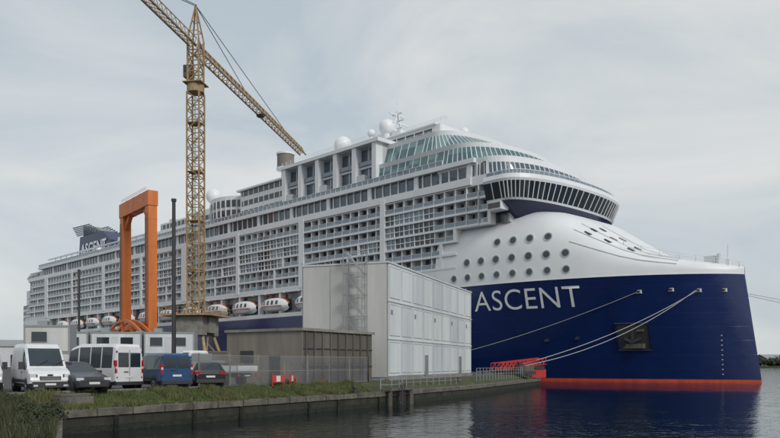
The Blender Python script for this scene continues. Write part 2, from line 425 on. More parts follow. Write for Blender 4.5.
wt.cyl((93,0,72),(93,0,75.5),.09,WHITE)
for c,r in (((88,9,64.6),2.0),((105,9,63.4),2.5),((116,4,62.6),1.7),((78,2,63),1.6),((72,-3,62.4),1.2),((176,6,61.4),2.7),((167,2,58.5),1.6),((128,-3,60.3),1.9),((100,3,67),1.1)):
    wt.cyl((c[0],c[1],c[2]-r-4),(c[0],c[1],c[2]-r*.6),r*.45,WHITE); wt.ball(c,r,WHITE,24)
wt.cyl((127,12,55),(127,12,60.8),1.3,WHITE2,18); wt.cyl((127,12,60.8),(127,12,64.6),2.5,TAUPE,24); wt.cyl((127,12,64.6),(127,12,65.1),2.7,WHITE,24); wt.cyl((127,12,60.2),(127,12,60.8),2.7,WHITE,24)
for i in range(30):
    q=88+i*5.8+random.random()*5; y=random.uniform(-3,15); h=random.uniform(1.5,4.5)
    zb=58.4 if q<120 else (55.6 if q<142 else (54 if q<196 else 51))
    wt.cyl((q,y,zb),(q,y,zb+h),.08,WHITE)
    wt.box(q+2,q+random.uniform(3,5.5),y-1,y+1,zb-1,zb+random.uniform(.6,2.0),random.choice([WHITE,WHITE2,TAUPE]))
for i in range(8):
    q=62+i*4.6; wt.cyl((q,-6+i,57.4),(q,-6+i,57.4+random.uniform(2,5)),.07,WHITE)
for y,z in ((12.8,57.4),(10.8,60.8)):
    for h in (.6,1.1): wt.beam((66,y,z+h),(98,y,z+h),.06,WHITE)
    for s_ in range(66,99,2): wt.cyl((s_,y,z),(s_,y,z+1.1),.05,WHITE)
for h in (.6,1.1): wt.beam((82,18.5,58.5+h),(120,18.5,58.5+h),.05,WHITE)
for s_ in range(82,121,2): wt.cyl((s_,18.5,58.5),(s_,18.5,59.6),.05,WHITE)
wt.build('masts_and_radomes',SHIP,smooth=True)
fn=MB()
fn.grid([[(258,-5,48),(294,-5,48),(294,5,48),(258,5,48)],[(261,-4.6,57),(294,-4.6,57),(294,4.6,57),(261,4.6,57)],[(270,-4.3,62),(294,-4.3,62),(294,4.3,62),(270,4.3,62)]],NAVY2,close=True)
fn.quad([(270,-4.3,62),(294,-4.3,62),(294,4.3,62),(270,4.3,62)],DARK)
for k in range(6):
    z=62+k*.85
    for sg in (1,-1): fn.beam((272+k*2.2,4.4*sg,z+.3),(297+k*1.0,4.4*sg,z+.9),.25,NAVY2,.45)
    fn.box(276+k*2.8,277+k*2.8,-4,4,61.9,63.5+k*.7,STEEL)
fn.build('funnel',SHIP)
text_mesh('ASCENT',3,lambda u,v:Vector((291.5-27*u+v*.5,5.1-(.045*(4+5.5*v))+.12,53+5.2*v)),'funnel_name',WHITE,cut=2,off=.02)
def lifeboat():
    b=MB(); rows=[]
    for i in range(13):
        x=-6+i; f=max(0.,1-abs(x/6.05)**2.6)**.5
        w=1.9*f+.05
        rows.append([(x,0,-1.6*f**.4+0),(x,w*.7,-1.2*f),(x,w,-.1),(x,w*.98,.3),(x,w*.85,1.2*f+.3),(x,w*.5,1.9*f+.3),(x,0,2.05*f+.3),(x,-w*.5,1.9*f+.3),(x,-w*.85,1.2*f+.3),(x,-w*.98,.3),(x,-w,-.1),(x,-w*.7,-1.2*f)])
    b.grid(rows,lambda i,j: (LBORANGE if j in (5,6) else (GLASS if (j in (3,8) and 2<i<10 and i%2) else WHITE)),close=True)
    b.box(-4.5,4.5,-1.97,1.97,-.2,.0,LBORANGE)
    return b
lb0=lifeboat().build('lifeboat_1',SHIP,smooth=True)
for k in range(12):
    o=lb0 if k==0 else lb0.copy()
    if k: sc.collection.objects.link(o); o.name='lifeboat_%d'%(k+1)
    o.parent=SHIP; o.location=(107+k*15.3,18.9,19.7)
dv=MB()
for k in range(12):
    for q in (-4.5,4.5):
        x=107+k*15.3+q
        dv.beam((x,17.9,23.2),(x,19.6,23.4),.4,WHITE); dv.beam((x,19,23.3),(x,19,21.2),.12,STEEL)
dv.build('davits',SHIP)

# ------------------------------------------------------------ mooring lines
def rope(name,a,b,sag,r=.055):
    mb=MB(); a=Vector(a);b=Vector(b);pts=[]
    for i in range(25):
        t=i/24; p=a.lerp(b,t); p.z-=sag*4*t*(1-t); pts.append(p)
    for p,q in zip(pts,pts[1:]): mb.cyl(p,q,r,ROPE,6)
    mb.build(name)
def sw(s,p,z): return Vector((67.7-.7071*(s+p),133+.7071*(s-p),z))
rope('mooring_rope',sw(18,hb(18,17)+.2,17),(-.9,163,2.3),1.6)
rope('mooring_rope.001',sw(9,hb(9,17)+.2,17),(15.5,110,2.3),1.6)
rope('mooring_rope.002',sw(9.3,hb(9.3,17)+.2,17),(13.5,106,2.3),2.8)
rope('mooring_rope.003',sw(5.5,hb(5.5,17)+.2,17),(150,200,14),1.0)
rope('mooring_rope.004',sw(5.5,hb(5.5,17)+.2,17.2),(152,206,15),.4)

# ------------------------------------------------------------ land
edge=[(400,9),(-9.4,9),(-10,22),(-15.8,35),(-.4,59.2),(9,77.7),(23.2,113),(24.5,119),(22.4,144.3),(-232,399),(-500,667)]
def offs(poly,d):
    out=[]
    for i,p in enumerate(poly):
        ns=[]
        for a,b in ((i-1,i),(i,i+1)):
            if a<0 or b>=len(poly): continue
            v=Vector((poly[b][0]-poly[a][0],poly[b][1]-poly[a][1])).normalized(); ns.append(Vector((-v.y,v.x)))
        n=sum(ns,Vector((0,0))); n=n/len(ns); n=n/max(n.length_squared,.3)
        out.append((p[0]+n.x*d,p[1]+n.y*d))
    return out
GZ=1.87
land=MB()
land.grid([[(x,y,-3) for x,y in edge],[(x,y,.32) for x,y in edge]],WEED)
land.grid([[(x,y,.32) for x,y in edge],[(x,y,.86) for x,y in edge]],QUAY)
e2=offs(edge,-.12)
land.grid([[(x,y,.8) for x,y in edge],[(x,y,.8) for x,y in e2],[(x,y,1.15) for x,y in e2],[(x,y,1.16) for x,y in offs(edge,.75)]],COPE)
land.build('quay_wall')
gr=MB()
gr.grid([[(x,y,1.14) for x,y in offs(edge,.74)],[(x,y,1.45) for x,y in offs(edge,1.4)],[(x,y,GZ) for x,y in offs(edge,2.5)]],GRASSG)
gr.build('grass_verge')
inner=offs(edge,2.5)+[(-5000,667),(-5000,-400),(400,-400)]
tri=tessellate_polygon([[Vector((x,y,0)) for x,y in inner]])
g=MB()
g.v=[(x,y,GZ) for x,y in inner]; g.f=[tuple(t) for t in tri]; g.m=[g.mi(ASPH)]*len(tri)
go=g.build('ground')
kb=MB()
E0=Vector((-15.8,35,0)); ED=Vector((.537,.843,0)); EN=Vector((-.843,.537,0))
def EP(t,n,z=0.): v=E0+ED*t+EN*n; return Vector((v.x,v.y,z))
for i in range(12): kb.beam(EP(-1+i*1.2,2.75,GZ+.03),EP(.18+i*1.2,2.75,GZ+.03),.2,CONC,.2)
kb.build('kerb')
jn=MB()
for i in range(14):
    t=i*2.07+random.uniform(-.2,.2); jn.beam(EP(t,-.135,.8),EP(t,-.135,1.15),.03,DARK,.03); jn.beam(EP(t,-.12,1.16),EP(t,.74,1.17),.03,DARK,.02)
for t in (3.1,8.4,12.2,18.9,22.3,27.8):
    jn.beam(EP(t,-.1,-1),EP(t,-.1,.8),.18,WEED,.18)
jn.build('quay_joints')
def blades(name,samp,n,h,mat,w=.03):
    b=MB(); k=b.mi(mat)
    for _ in range(n):
        x,y,z=samp(); a=random.random()*6.28; hh=h*random.uniform(.4,1.3); lx=random.uniform(-.5,.5)*hh; ly=random.uniform(-.5,.5)*hh
        c,s_=math.cos(a)*w,math.sin(a)*w; i=len(b.v)
        b.v+=[(x-c,y-s_,z-.03),(x+c,y+s_,z-.03),(x+lx,y+ly,z+hh)]; b.f.append((i,i+1,i+2)); b.m.append(k)
    return b.build(name,recalc=False)
def hz(n): return 1.15 if n<.74 else (1.14+(n-.74)*.47 if n<1.4 else min(1.45+(n-1.4)*.38,GZ))
def s1():
    t=random.uniform(-1,28); n=.5+random.random()**1.3*2.6
    p=EP(t,n); return p.x,p.y,hz(n)
def s1b():
    while True:
        t=random.uniform(-1,28); n=.0+random.random()*2.7
        if math.sin(t*1.7)+math.sin(t*.6+n)>0.3+max(0,.5-n)*1.5: break
    p=EP(t,n); return p.x,p.y,hz(n)
blades('grass',s1,22000,.13,BLADE); blades('grass_tufts',s1b,6500,.3,BLADE); blades('dry_grass',s1b,4500,.3,DRY,.02)
def s2():
    y=random.uniform(20,35); ex=-10-(y-22)*.446 if y>22 else -10; n=random.random()**1.2*6
    return ex-n-.1,y,hz(n*.9)
blades('rough_grass',s2,14000,.4,LEAF,.02); blades('dry_rough_grass',s2,3000,.42,DRY,.012)
def shrub(name,cx,cy,cz,rx,rz,n):
    b=MB(); k=b.mi(LEAF); cl=[(cx+random.uniform(-rx,rx),cy+random.uniform(-rx,rx),cz+random.uniform(0,rz),random.uniform(.2,.45)*rx) for _ in range(14)]
    for c in cl: b.cyl((cx,cy,cz-.2),(c[0],c[1],c[2]),.02,DARK,5,.008)
    for _ in range(n):
        c=random.choice(cl); d=Vector((random.gauss(0,1),random.gauss(0,1),random.gauss(0,1))).normalized()*c[3]*random.uniform(.5,1.25)
        p=Vector(c[:3])+d; p.z=max(p.z,cz-.1); u=Vector((random.gauss(0,1),random.gauss(0,1),random.gauss(0,1))).normalized()*.06; w=u.orthogonal().normalized()*.03
        i=len(b.v); b.v+=[tuple(p-u),tuple(p+w),tuple(p+u),tuple(p-w)]; b.f.append((i,i+1,i+2,i+3)); b.m.append(k)
    b.build(name,recalc=False)
shrub('shrub',-13.2,27.5,1.4,.8,.45,2600); shrub('shrub.001',-12.2,24.3,1.2,.7,.3,2400); shrub('shrub.002',-15.9,30.5,1.4,.8,.4,2200); shrub('shrub.003',-11.5,22.6,1.1,.7,.25,2000)

def bollard(x,y,z=GZ):
    b=MB(); b.cyl((0,0,-.05),(0,0,.45),.17,DARK,14,.14); b.cyl((0,0,.45),(0,0,.6),.26,DARK,14,.22); b.cyl((0,0,-.05),(0,0,.05),.3,DARK,14); b.build('bollard',loc=(x,y,z))
bollard(-.9,163);bollard(15.5,110);bollard(13.5,106);bollard(21.2,112);bollard(7.2,78,1.5)
p=EP(25,.4);bollard(p.x,p.y,1.15)

jt=MB()
B0=Vector((-.4,59.2,0)); BD=Vector((.453,.89,0)); BN=Vector((-.89,.453,0))
def BP(t,n,z): v=B0+BD*t+BN*n; return Vector((v.x,v.y,z))
for t in (0,2,4): 
    jt.beam(BP(t,-.5,-2),BP(t,-.5,1.6),.28,CONCD); jt.beam(BP(t,.4,1.1),BP(t,.4,2.25),.07,STEEL)
jt.beam(BP(-.3,-.2,1.3),BP(4.5,-.2,1.3),.9,CONCD,.15)
for h in (1.7,2.22): jt.beam(BP(0,.4,h),BP(4,.4,h),.05,STEEL)
for k in range(6): jt.beam(BP(1.2,-.95,-.2+k*.3),BP(1.7,-.95,-.2+k*.3),.05,DARK)
for t in (1.2,1.7): jt.beam(BP(t,-.95,-.6),BP(t,-.95,1.9),.06,DARK)
jt.build('landing_stage')
rl=MB()
t=5
while t<20: rl.beam(BP(t,1.2,1.2),BP(t,1.2,2.4),.05,STEEL); t+=1.5
for h in (1.75,2.1,2.4): rl.beam(BP(5,1.2,h),BP(20,1.2,h),.04,STEEL)
for h in (2.2,2.6,2.95): rl.beam((9.6,81,h),(21.3,111,h),.05,STEEL)
for i in range(22):
    q=Vector((9.6,81,0)).lerp(Vector((21.3,111,0)),i/21); rl.beam((q.x,q.y,1.5),(q.x,q.y,2.95),.05,STEEL)
rl.build('quay_railing')
gw=MB()
a0=Vector((15.0,104,2.5)); a1=Vector((24.6,118,3.4))
d=(a1-a0).normalized(); sd=Vector((-d.y,d.x,0)).normalized()
for s_ in (-.7,.7):
    for h in (0,1.0): gw.beam(a0+sd*s_+Vector((0,0,h)),a1+sd*s_+Vector((0,0,h)),.12,RED)
    k=12
    for i in range(k):
        p=a0.lerp(a1,i/k)+sd*s_; q=a0.lerp(a1,(i+1)/k)+sd*s_
        gw.beam(p,p+Vector((0,0,1.0)),.08,RED); gw.beam(p,q+Vector((0,0,1.0)),.07,RED)
gw.beam(a0,a1,1.3,DARK,.06)
gw.box(21.8,24.0,112.5,116,1.3,2.6,RED); gw.box(22,23.8,112.4,116.1,2.6,3.1,DARK)
for q in ((15.4,105),(19,110)): gw.beam((q[0],q[1],GZ),(q[0],q[1],2.9),.3,RED)
gw.build('red_gangway')
ct=MB(); ct.box(-1.2,1.2,-2,2,.5,1.3,CONCD); ct.box(-1.4,1.4,-2.3,2.3,0,.5,DARK); ct.cyl((0,0,1.3),(0,0,1.8),.5,DARK); ct.build('quay_winch',loc=(19.2,108.5,GZ),rot=.4)

# ------------------------------------------------------------ water, far shore
wm=bpy.data.materials.new('water'); wm.use_nodes=True; nt=wm.node_tree; N=nt.nodes; L=nt.links; b=N['Principled BSDF']
b.inputs['Base Color'].default_value=(.004,.010,.013,1); b.inputs['Roughness'].default_value=.02; b.inputs['IOR'].default_value=1.30
tc=N.new('ShaderNodeTexCoord'); mp=N.new('ShaderNodeMapping'); mp.inputs['Scale'].default_value=(1,.75,1); L.new(tc.outputs['Object'],mp.inputs[0])
n1=N.new('ShaderNodeTexNoise'); n1.inputs['Scale'].default_value=1.7; n1.inputs['Detail'].default_value=4
n2=N.new('ShaderNodeTexNoise'); n2.inputs['Scale'].default_value=.22; n2.inputs['Detail'].default_value=2
L.new(mp.outputs[0],n1.inputs['Vector']);L.new(mp.outputs[0],n2.inputs['Vector'])
mx=N.new('ShaderNodeMath'); mx.operation='MULTIPLY_ADD'; mx.inputs[1].default_value=2.2; L.new(n2.outputs[0],mx.inputs[0]); L.new(n1.outputs[0],mx.inputs[2])
bp=N.new('ShaderNodeBump'); bp.inputs['Strength'].default_value=.5; bp.inputs['Distance'].default_value=.09
L.new(mx.outputs[0],bp.inputs['Height']); L.new(bp.outputs[0],b.inputs['Normal'])
w=MB(); w.quad([(-9000,-2000,0),(9000,-2000,0),(9000,14000,0),(-9000,14000,0)],wm); w.build('water',recalc=False)
fs=MB(); fs.grid([[(-4000,860,-1),(-300,760,-1),(4000,640,-1)],[(-4000,860,1.4),(-300,760,1.4),(4000,640,1.4)],[(-4000,9000,1.6),(-300,9000,1.6),(4000,9000,1.6)]],GRASSG); fs.build('far_shore')
dt=MB(); k=dt.mi(TREE)
for i in range(520):
    x=random.uniform(-900,1100) if i<420 else random.uniform(360,470); y=790-.027*(x)+random.uniform(5,60) if x>-300 else 800+random.uniform(10,60)
    if i>=420: y=random.uniform(752,775)
    h=random.uniform(7,13); rr=random.uniform(4,8)
    dt.cyl((x,y,1),(x,y,h*.5),.4,DARK,4)
    for j in range(60):
        d=Vector((random.gauss(0,1),random.gauss(0,1),random.gauss(0,1))).normalized()*random.uniform(.5,1)
        p=Vector((x+d.x*rr,y+d.y*rr,h*.62+d.z*h*.42)); u=Vector((random.gauss(0,1),random.gauss(0,1),random.gauss(0,1))).normalized()*1.3; v_=u.orthogonal().normalized()*1.1
        q=len(dt.v); dt.v+=[tuple(p-u),tuple(p+v_),tuple(p+u),tuple(p-v_)]; dt.f.append((q,q+1,q+2,q+3)); dt.m.append(k)
dt.build('distant_trees',recalc=False)
def shed(name,x,y,L_,W_,H_,col,rot):
    s_=MB(); s_.box(-L_/2,L_/2,-W_/2,W_/2,0,H_,col)
    s_.grid([[(-L_/2-1,-W_/2-1,H_),(L_/2+1,-W_/2-1,H_)],[(-L_/2-1,0,H_+W_*.15),(L_/2+1,0,H_+W_*.15)],[(-L_/2-1,W_/2+1,H_),(L_/2+1,W_/2+1,H_)]],STEEL)
    for i in range(int(L_/12)): s_.box(-L_/2+4+i*12,-L_/2+10+i*12,-W_/2-.2,-W_/2,0,H_*.6,DARK)
    s_.build(name,loc=(x,y,1.5),rot=rot)
shed('industrial_shed',-252,470,60,30,13,WHITE2,.3); shed('industrial_shed.001',-420,700,90,40,16,PANEL,.1); shed('warehouse',425,800,40,30,8,WHITE2,0)

# ------------------------------------------------------------ white panel building
WB=empty('panel_clad_building',(-.2,68,GZ),head(.352,.936))
Lb,Wb,Hb=31,8.9,10.95
m=MB(); m.box(0,Lb,0,Wb,0,Hb,SEAM); m.build('walls',WB)
m=MB()
m.box(-.12,Lb+.12,-.14,Wb+.12,Hb,Hb+.16,WHITE2)
nc=9; cw=Lb/nc; hh=(Hb-.35)/3
for i in range(nc):
    for j in range(3):
        z=.35+j*hh
        P=random.choice([PANEL,PANEL,PANELB])
        m.box(i*cw+.05,(i+1)*cw-.05,-.07,0,z+.05,z+hh-.05,P)
        m.box(i*cw+.26,(i+1)*cw-.26,-.073,-.069,z+.28,z+hh-.28,SEAM)
        m.box(i*cw+.33,(i+1)*cw-.33,-.1,-.07,z+.35,z+hh-.35,P)
        for q in range(1,4): 
            xx=i*cw+.33+(cw-.66)*q/4; m.box(xx-.02,xx+.02,-.115,-.1,z+.4,z+hh-.4,P)
        if j==1 and i%2==0: m.box(i*cw+.5,i*cw+1.0,-.13,-.1,z+2.3,z+2.75,STEEL)
for j in (1,2): m.box(-.03,Lb+.03,-.15,-.0,.3+j*hh,.4+j*hh,WHITE2)
m.box(-.1,Lb+.05,-.2,.1,0,.3,CONC)
for j in range(3): m.box(-.06,0,.1+j*(Wb-.2)/3+.02,.1+(j+1)*(Wb-.2)/3-.02,.3,Hb-.02,PANEL2)
for i in (3,7): m.box(i*cw+.5,i*cw+1.5,-.2,-.1,.35,2.5,STEEL)
m.build('cladding',WB)
m=MB()
for x in (-.25,-1.45):
    for y in (2.0,3.9): m.beam((x,y,0),(x,y,12.2),.07,STEEL)
for k in range(7):
    z=k*2
    for y in (2.0,3.9): m.beam((-.25,y,z),(-1.45,y,z),.05,STEEL)
    for x in (-.25,-1.45):
        m.beam((x,2,z),(x,3.9,z),.05,STEEL); m.beam((x,2,z+1),(x,3.9,z+1),.04,STEEL)
    if k<6:
        m.beam((-.85,2.1,z),(-.85,3.8,z+2),.5,STEEL,.06); m.beam((-1.45,2,z),(-1.45,3.9,z+2),.05,STEEL)
m.build('scaffold_stair',WB)
m=MB()
for a,b in (((0,0),(Lb,0)),((0,0),(0,Wb)),((0,Wb),(Lb,Wb))):
    a=Vector((*a,Hb+.16));b=Vector((*b,Hb+.16)); k=int((b-a).length/2.5)
    for i in range(k+1): q=a.lerp(b,i/k); m.beam(q,q+Vector((0,0,.25)),.05,STEEL)
m.build('roof_edge',WB)

HT=empty('concrete_hut',(-6.7,56,GZ),head(.537,.843))
m=MB(); m.box(0,9.5,0,7.9,0,4.1,CONCD); m.box(-.06,0,-.05,7.95,.0,4.1,HUTL)
m.box(-.2,9.7,-.2,8.1,4.1,4.32,CONC)
for i in range(9): m.box(.3+i*1.05,.42+i*1.05,-.1,0,.1,4.05,CONCD)
for z in (1.3,2.7): m.box(0,9.5,-.07,0.001,z,z+.08,DARK)
m.box(-.1,-.06,2.2,3.3,.0,2.2,DARK); m.box(-.12,-.06,5,6.4,1.6,2.6,DARK)
m.build('walls',HT)
lowwall=MB(); lowwall.box(0,8,0,.3,0,2.6,HUTL); lowwall.box(-.05,8.05,-.05,.35,2.6,2.72,CONC); lowwall.build('concrete_wall',loc=(-19.6,69,GZ),rot=head(.843,-.4))

FN=empty('chain_link_fence')
fm=MB()
def fence(a,b,h=2.1):
    a=Vector(a);b=Vector(b);Ln=(b-a).length;k=int(Ln/2.4)
    for i in range(k+1):
        q=a.lerp(b,i/k); fm.beam(q,q+Vector((random.uniform(-.04,.04),0,h+.12)),.09,CONC)
    for z in (.08,h*.5,h): fm.beam(a+Vector((0,0,z)),b+Vector((0,0,z)),.03,STEEL)
    d=(b-a)/Ln; x=-h
    while x<Ln:
        for sg in (1,-1):
            x0,x1=(x,x+h); z0,z1=(.05,h) if sg>0 else (h,.05)
            if x0<0: z0=z0+(z1-z0)*(-x0)/h; x0=0
            if x1>Ln: z1=z0+(z1-z0)*(Ln-x0)/(x1-x0); x1=Ln
            fm.beam(a+d*x0+Vector((0,0,z0)),a+d*x1+Vector((0,0,z1)),.012,STEEL)
        x+=.17
fence(EP(11.5,2.9,GZ),EP(30.5,2.9,GZ)); fence(EP(30.5,2.9,GZ),EP(31.5,5.3,GZ))
fm.build('mesh',FN)

def cabin(x,y,rot,st=2,Lc=6.1,colr=PANEL):
    e=empty('site_cabin',(x,y,GZ),rot); c=MB()
    for k in range(st):
        z=k*2.75+.15
        c.box(0,Lc,0,2.5,z,z+2.6,colr)
        for q in (0,Lc): c.box(q-.08,q+.08,-.06,2.56,z-.05,z+2.68,SEAM)
        c.box(-.06,Lc+.06,-.07,2.57,z+2.5,z+2.7,SEAM)
        for q in (.7,3.6):
            if q+1.5<Lc: c.box(q,q+1.5,-.05,0,z+.95,z+2.0,GLASS); c.box(q-.05,q+1.55,-.08,-.05,z+.9,z+.96,STEEL)
        c.box(2.5,3.3,-.05,0,z,z+2.1,WHITE2)
    c.box(1,2,.8,1.8,st*2.75+.1,st*2.75+.6,STEEL)
    c.build('cabin_body',e)
    return e
cabin(-44,91,head(1,.1)); cabin(-37.5,91.7,head(1,.1)); cabin(-31,92.3,head(1,.1)); cabin(-38,76,head(1,.15),2,4.4,PANEL2)
cabin(-36,100,head(1,.1),2)

# ------------------------------------------------------------ tower crane
CR=empty('tower_crane',(-31.9,120,GZ),head(.174,.985))
def lattice(mb,a,b,w,ch,dg,step,mat):
    a=Vector(a);b=Vector(b);d=(b-a);Ln=d.length;d.normalize()
    up_=Vector((0,0,1)) if abs(d.z)<.9 else Vector((1,0,0)); x=d.cross(up_).normalized();y=x.cross(d).normalized()
    cs=[(x*i+y*j)*w/2 for i,j in ((-1,-1),(1,-1),(1,1),(-1,1))]
    for c in cs: mb.beam(a+c,b+c,ch,mat)
    k=max(1,int(Ln/step)); 
    for i in range(k):
        p=a+d*Ln*i/k; q=a+d*Ln*(i+1)/k
        for n in range(4):
            c0=cs[n];c1=cs[(n+1)%4]
            mb.beam(p+c0,p+c1,dg,mat); 
            if i%2: mb.beam(p+c0,q+c1,dg,mat)
            else: mb.beam(p+c1,q+c0,dg,mat)
m=MB(); lattice(m,(0,0,9),(0,0,46),2.1,.22,.12,1.5,YEL)
m.beam((.4,.4,9),(.4,.4,46),.06,STEEL); m.beam((.8,.4,9),(.8,.4,46),.06,STEEL)
for k in range(1,5): m.box(-1.15,1.15,-1.15,1.15,9+k*8-.08,9+k*8+.05,YEL)
m.build('mast',CR)
m=MB()
m.cyl((0,0,46),(0,0,47.6),1.4,YEL,18); lattice(m,(0,0,47.6),(0,0,54.5),1.9,.26,.15,1.5,YEL)
for a in ((-1,-1),(1,-1),(1,1),(-1,1)): m.beam((a[0],a[1],54.5),(0,0,60.4),.2,YEL)
for z in (56,57.7): 
    q=(60-z)/5.5
    for a,b in (((-1,-1),(1,-1)),((1,-1),(1,1)),((1,1),(-1,1)),((-1,1),(-1,-1))): m.beam((a[0]*q,a[1]*q,z),(b[0]*q,b[1]*q,z),.1,YEL)
m.box(.4,1.9,1.1,2.4,49.0,51.0,TAUPE); m.box(1.9,1.96,1.2,2.3,49.7,50.9,GLASS); m.box(.34,.4,1.2,2.3,49.9,50.8,GLASS)
m.box(-1.6,1.6,-1.6,1.6,47.4,47.55,YEL)
m.build('slewing_head',CR)
m=MB()
Lj=60.5
for y in (-.75,.75): m.beam((1.2,y,52.9),(Lj,y,52.9),.24,YEL)
m.beam((1.2,0,54.5),(Lj-.5,0,54.3),.24,YEL)
x=1.2
while x<Lj-1.4:
    for y in (-.75,.75):
        m.beam((x,y,52.9),(x+.95,0,54.45),.11,YEL); m.beam((x+.95,0,54.45),(x+1.9,y,52.9),.11,YEL)
    m.beam((x,-.75,52.9),(x,.75,52.9),.1,YEL); m.beam((x,-.75,52.9),(x+1.9,.75,52.9),.08,YEL)
    x+=1.9
for y in (-.6,.6): m.beam((-1,y,53.4),(-28,y,53.4),.26,YEL); m.beam((-1,y,54.6),(-28,y,54.6),.12,YEL)
x=-1
while x>-28: 
    m.beam((x,-.6,53.4),(x-1.5,.6,53.4),.1,YEL)
    for y in (-.6,.6): m.beam((x,y,54.6),(x-.75,y,53.4),.08,YEL); m.beam((x-.75,y,53.4),(x-1.5,y,54.6),.08,YEL)
    x-=1.5
m.box(-28,-24.5,-.9,.9,50.6,53.2,CONC)
m.beam((0,0,60.4),(22,0,54.5),.09,DARK); m.beam((0,0,60.4),(46,0,54.5),.09,DARK); m.beam((0,.2,60.4),(-24,.4,53.6),.09,DARK); m.beam((0,-.2,60.4),(-24,-.4,53.6),.09,DARK)
m.box(30,31.2,-.7,.7,52.3,52.75,DARK)
m.build('jib',CR)
m=MB()
for a in ((-1,-1),(1,-1),(1,1),(-1,1)):
    m.beam((a[0]*1.2,a[1]*1.2,9.4),(a[0]*3.8,a[1]*3.8,.3),.42,YEL); m.box(a[0]*3.8-.8,a[0]*3.8+.8,a[1]*3.8-.4,a[1]*3.8+.4,0,.7,DARK)
for a,b in (((-1,-1),(1,-1)),((1,-1),(1,1)),((1,1),(-1,1)),((-1,1),(-1,-1))):
    m.beam((a[0]*3.3,a[1]*3.3,2.2),(b[0]*3.3,b[1]*3.3,2.2),.35,YEL); m.beam((a[0]*3.3,a[1]*3.3,2.2),(b[0]*1.6,b[1]*1.6,8),.2,YEL)
m.box(-4.2,4.2,-4.2,4.2,9.3,9.6,YEL)
m.box(-3.2,-1.4,-2.6,2.6,6.2,9.2,CONC); m.box(1.4,3.2,-2.6,2.6,6.2,9.2,CONC); m.box(-1.3,1.3,-3,-1.4,6.6,9.2,CONC)
for i in range(9):
    q=-4.2+i*1.05
    for y in (-4.2,4.2): m.beam((q,y,9.6),(q,y,10.7),.06,YEL); m.beam((y,q,9.6),(y,q,10.7),.06,YEL)
for h in (10.15,10.7):
    for y in (-4.2,4.2): m.beam((-4.2,y,h),(4.2,y,h),.06,YEL); m.beam((y,-4.2,h),(y,4.2,h),.06,YEL)
m.build('portal_base',CR)

# ------------------------------------------------------------ orange gantry
G=empty('orange_gantry',(-77.3,224,GZ),head(.614,-.789))
m=MB()
LX=11.4
for x in (-LX,LX):
    m.box(x-1.5,x+1.5,-1.3,1.3,0,48.2,ORANGE)
    for k in range(6): m.box(x-1.55,x+1.55,-1.35,1.35,4+k*8,4.25+k*8,ORANGE)
    for k in range(30): m.beam((x-.4,-1.6,1+k*1.5),(x+.4,-1.6,1+k*1.5),.1,DARK)
    m.beam((x-.4,-1.6,1),(x-.4,-1.6,46),.1,DARK); m.beam((x+.4,-1.6,1),(x+.4,-1.6,46),.1,DARK)
m.box(-LX-1.7,LX+1.7,-1.5,1.5,48,52.3,ORANGE)
for x in (-6,0,6): m.box(x-.1,x+.1,-1.6,1.6,47.9,52.4,ORANGE)
for h in (.6,1.1): m.beam((-LX,-1.4,52.3+h),(LX,-1.4,52.3+h),.08,ORANGE)
m.beam((-LX+1,0,44),(-LX+5,0,48.2),1.2,ORANGE); m.beam((LX-1,0,44),(LX-5,0,48.2),1.2,ORANGE)
m.box(-LX,LX,-1,1,12,14,ORANGE)
m.build('gantry_frame',G)
m=MB()
pts=[]
for i in range(13):
    t=i/12; pts.append(Vector((-14+t*34,-4,10+4.5*math.sin(t*math.pi))))
for y in (-5.5,-3):
    q=[Vector((p.x,y,p.z)) for p in pts]
    for a,b in zip(q,q[1:]): m.beam(a,b,.6,ORANGE,.8)
    for p in q[::3]: m.beam((p.x,y,0),p,.5,ORANGE)
m.box(-14,20,-5.5,-3,9.6,10.1,ORANGE)
m.build('gangway_arm',G)

def mast(x,y,h,r=.2):
    m=MB(); m.cyl((0,0,0),(0,0,h),r,DARK,10,r*.75); m.cyl((0,0,0),(0,0,.5),.35,CONC,10)
    m.cyl((0,0,h),(0,0,h+.25),r*1.1,DARK,10)
    m.build('light_mast',loc=(x,y,GZ))
mast(-20.7,70,17.1,.22); mast(-46.8,110,15.5,.2)

# ------------------------------------------------------------ vehicles
def vehicle(name,st,side,top,paint,width,wt_,wheels,extra,loc,hd,wr=.34,z=GZ,scale=1.):
    e=empty(name,(loc[0],loc[1],z),head(*hd)); e.scale=(scale,)*3
    Lv=st[-1][0]; hw=width/2
    m=MB(); rows=[]
    for i,(x,zb,zbelt,zt,w0,w1) in enumerate(st):
        X=Lv/2-x; a=hw*w0; b=wt_/2*w1; sh=zbelt+(zt-zbelt)*.86
        row=[(X,a*.93,zb),(X,a,zb+.22),(X,a,zbelt),(X,b,sh),(X,b-.13,zt)]
        row=row+[(p[0],-p[1],p[2]) for p in reversed(row)]
        rows.append(row)
    def mat(i,j):
        if j in (2,6) and side[i]=='g': return GLASS
        if j in (4,) and top[i]=='g': return GLASS
        if j==0 or j==8: return DARK
        return paint
    m.grid(rows,mat,close=True)
    m.quad(rows[0],paint); m.quad(rows[-1],paint)
    m.build('body',e,bevel=.035)
    m=MB()
    for x in wheels:
        X=Lv/2-x
        for sg in (1,-1):
            y=sg*hw
            m.cyl((X,y-sg*.35,wr+.05),(X,y+sg*.004,wr+.05),wr+.09,DARK,20)
            m.cyl((X,y-sg*.22,wr),(X,y+sg*.03,wr),wr,TYRE,22)
            m.cyl((X,y,wr),(X,y+sg*.045,wr),wr*.62,RIM,14)
            m.cyl((X,y,wr),(X,y+sg*.055,wr),wr*.16,DARK,8)
    m.build('wheels',e)
    m=MB(); extra(m,Lv,hw); m.build('trim',e,bevel=.01)
    return e
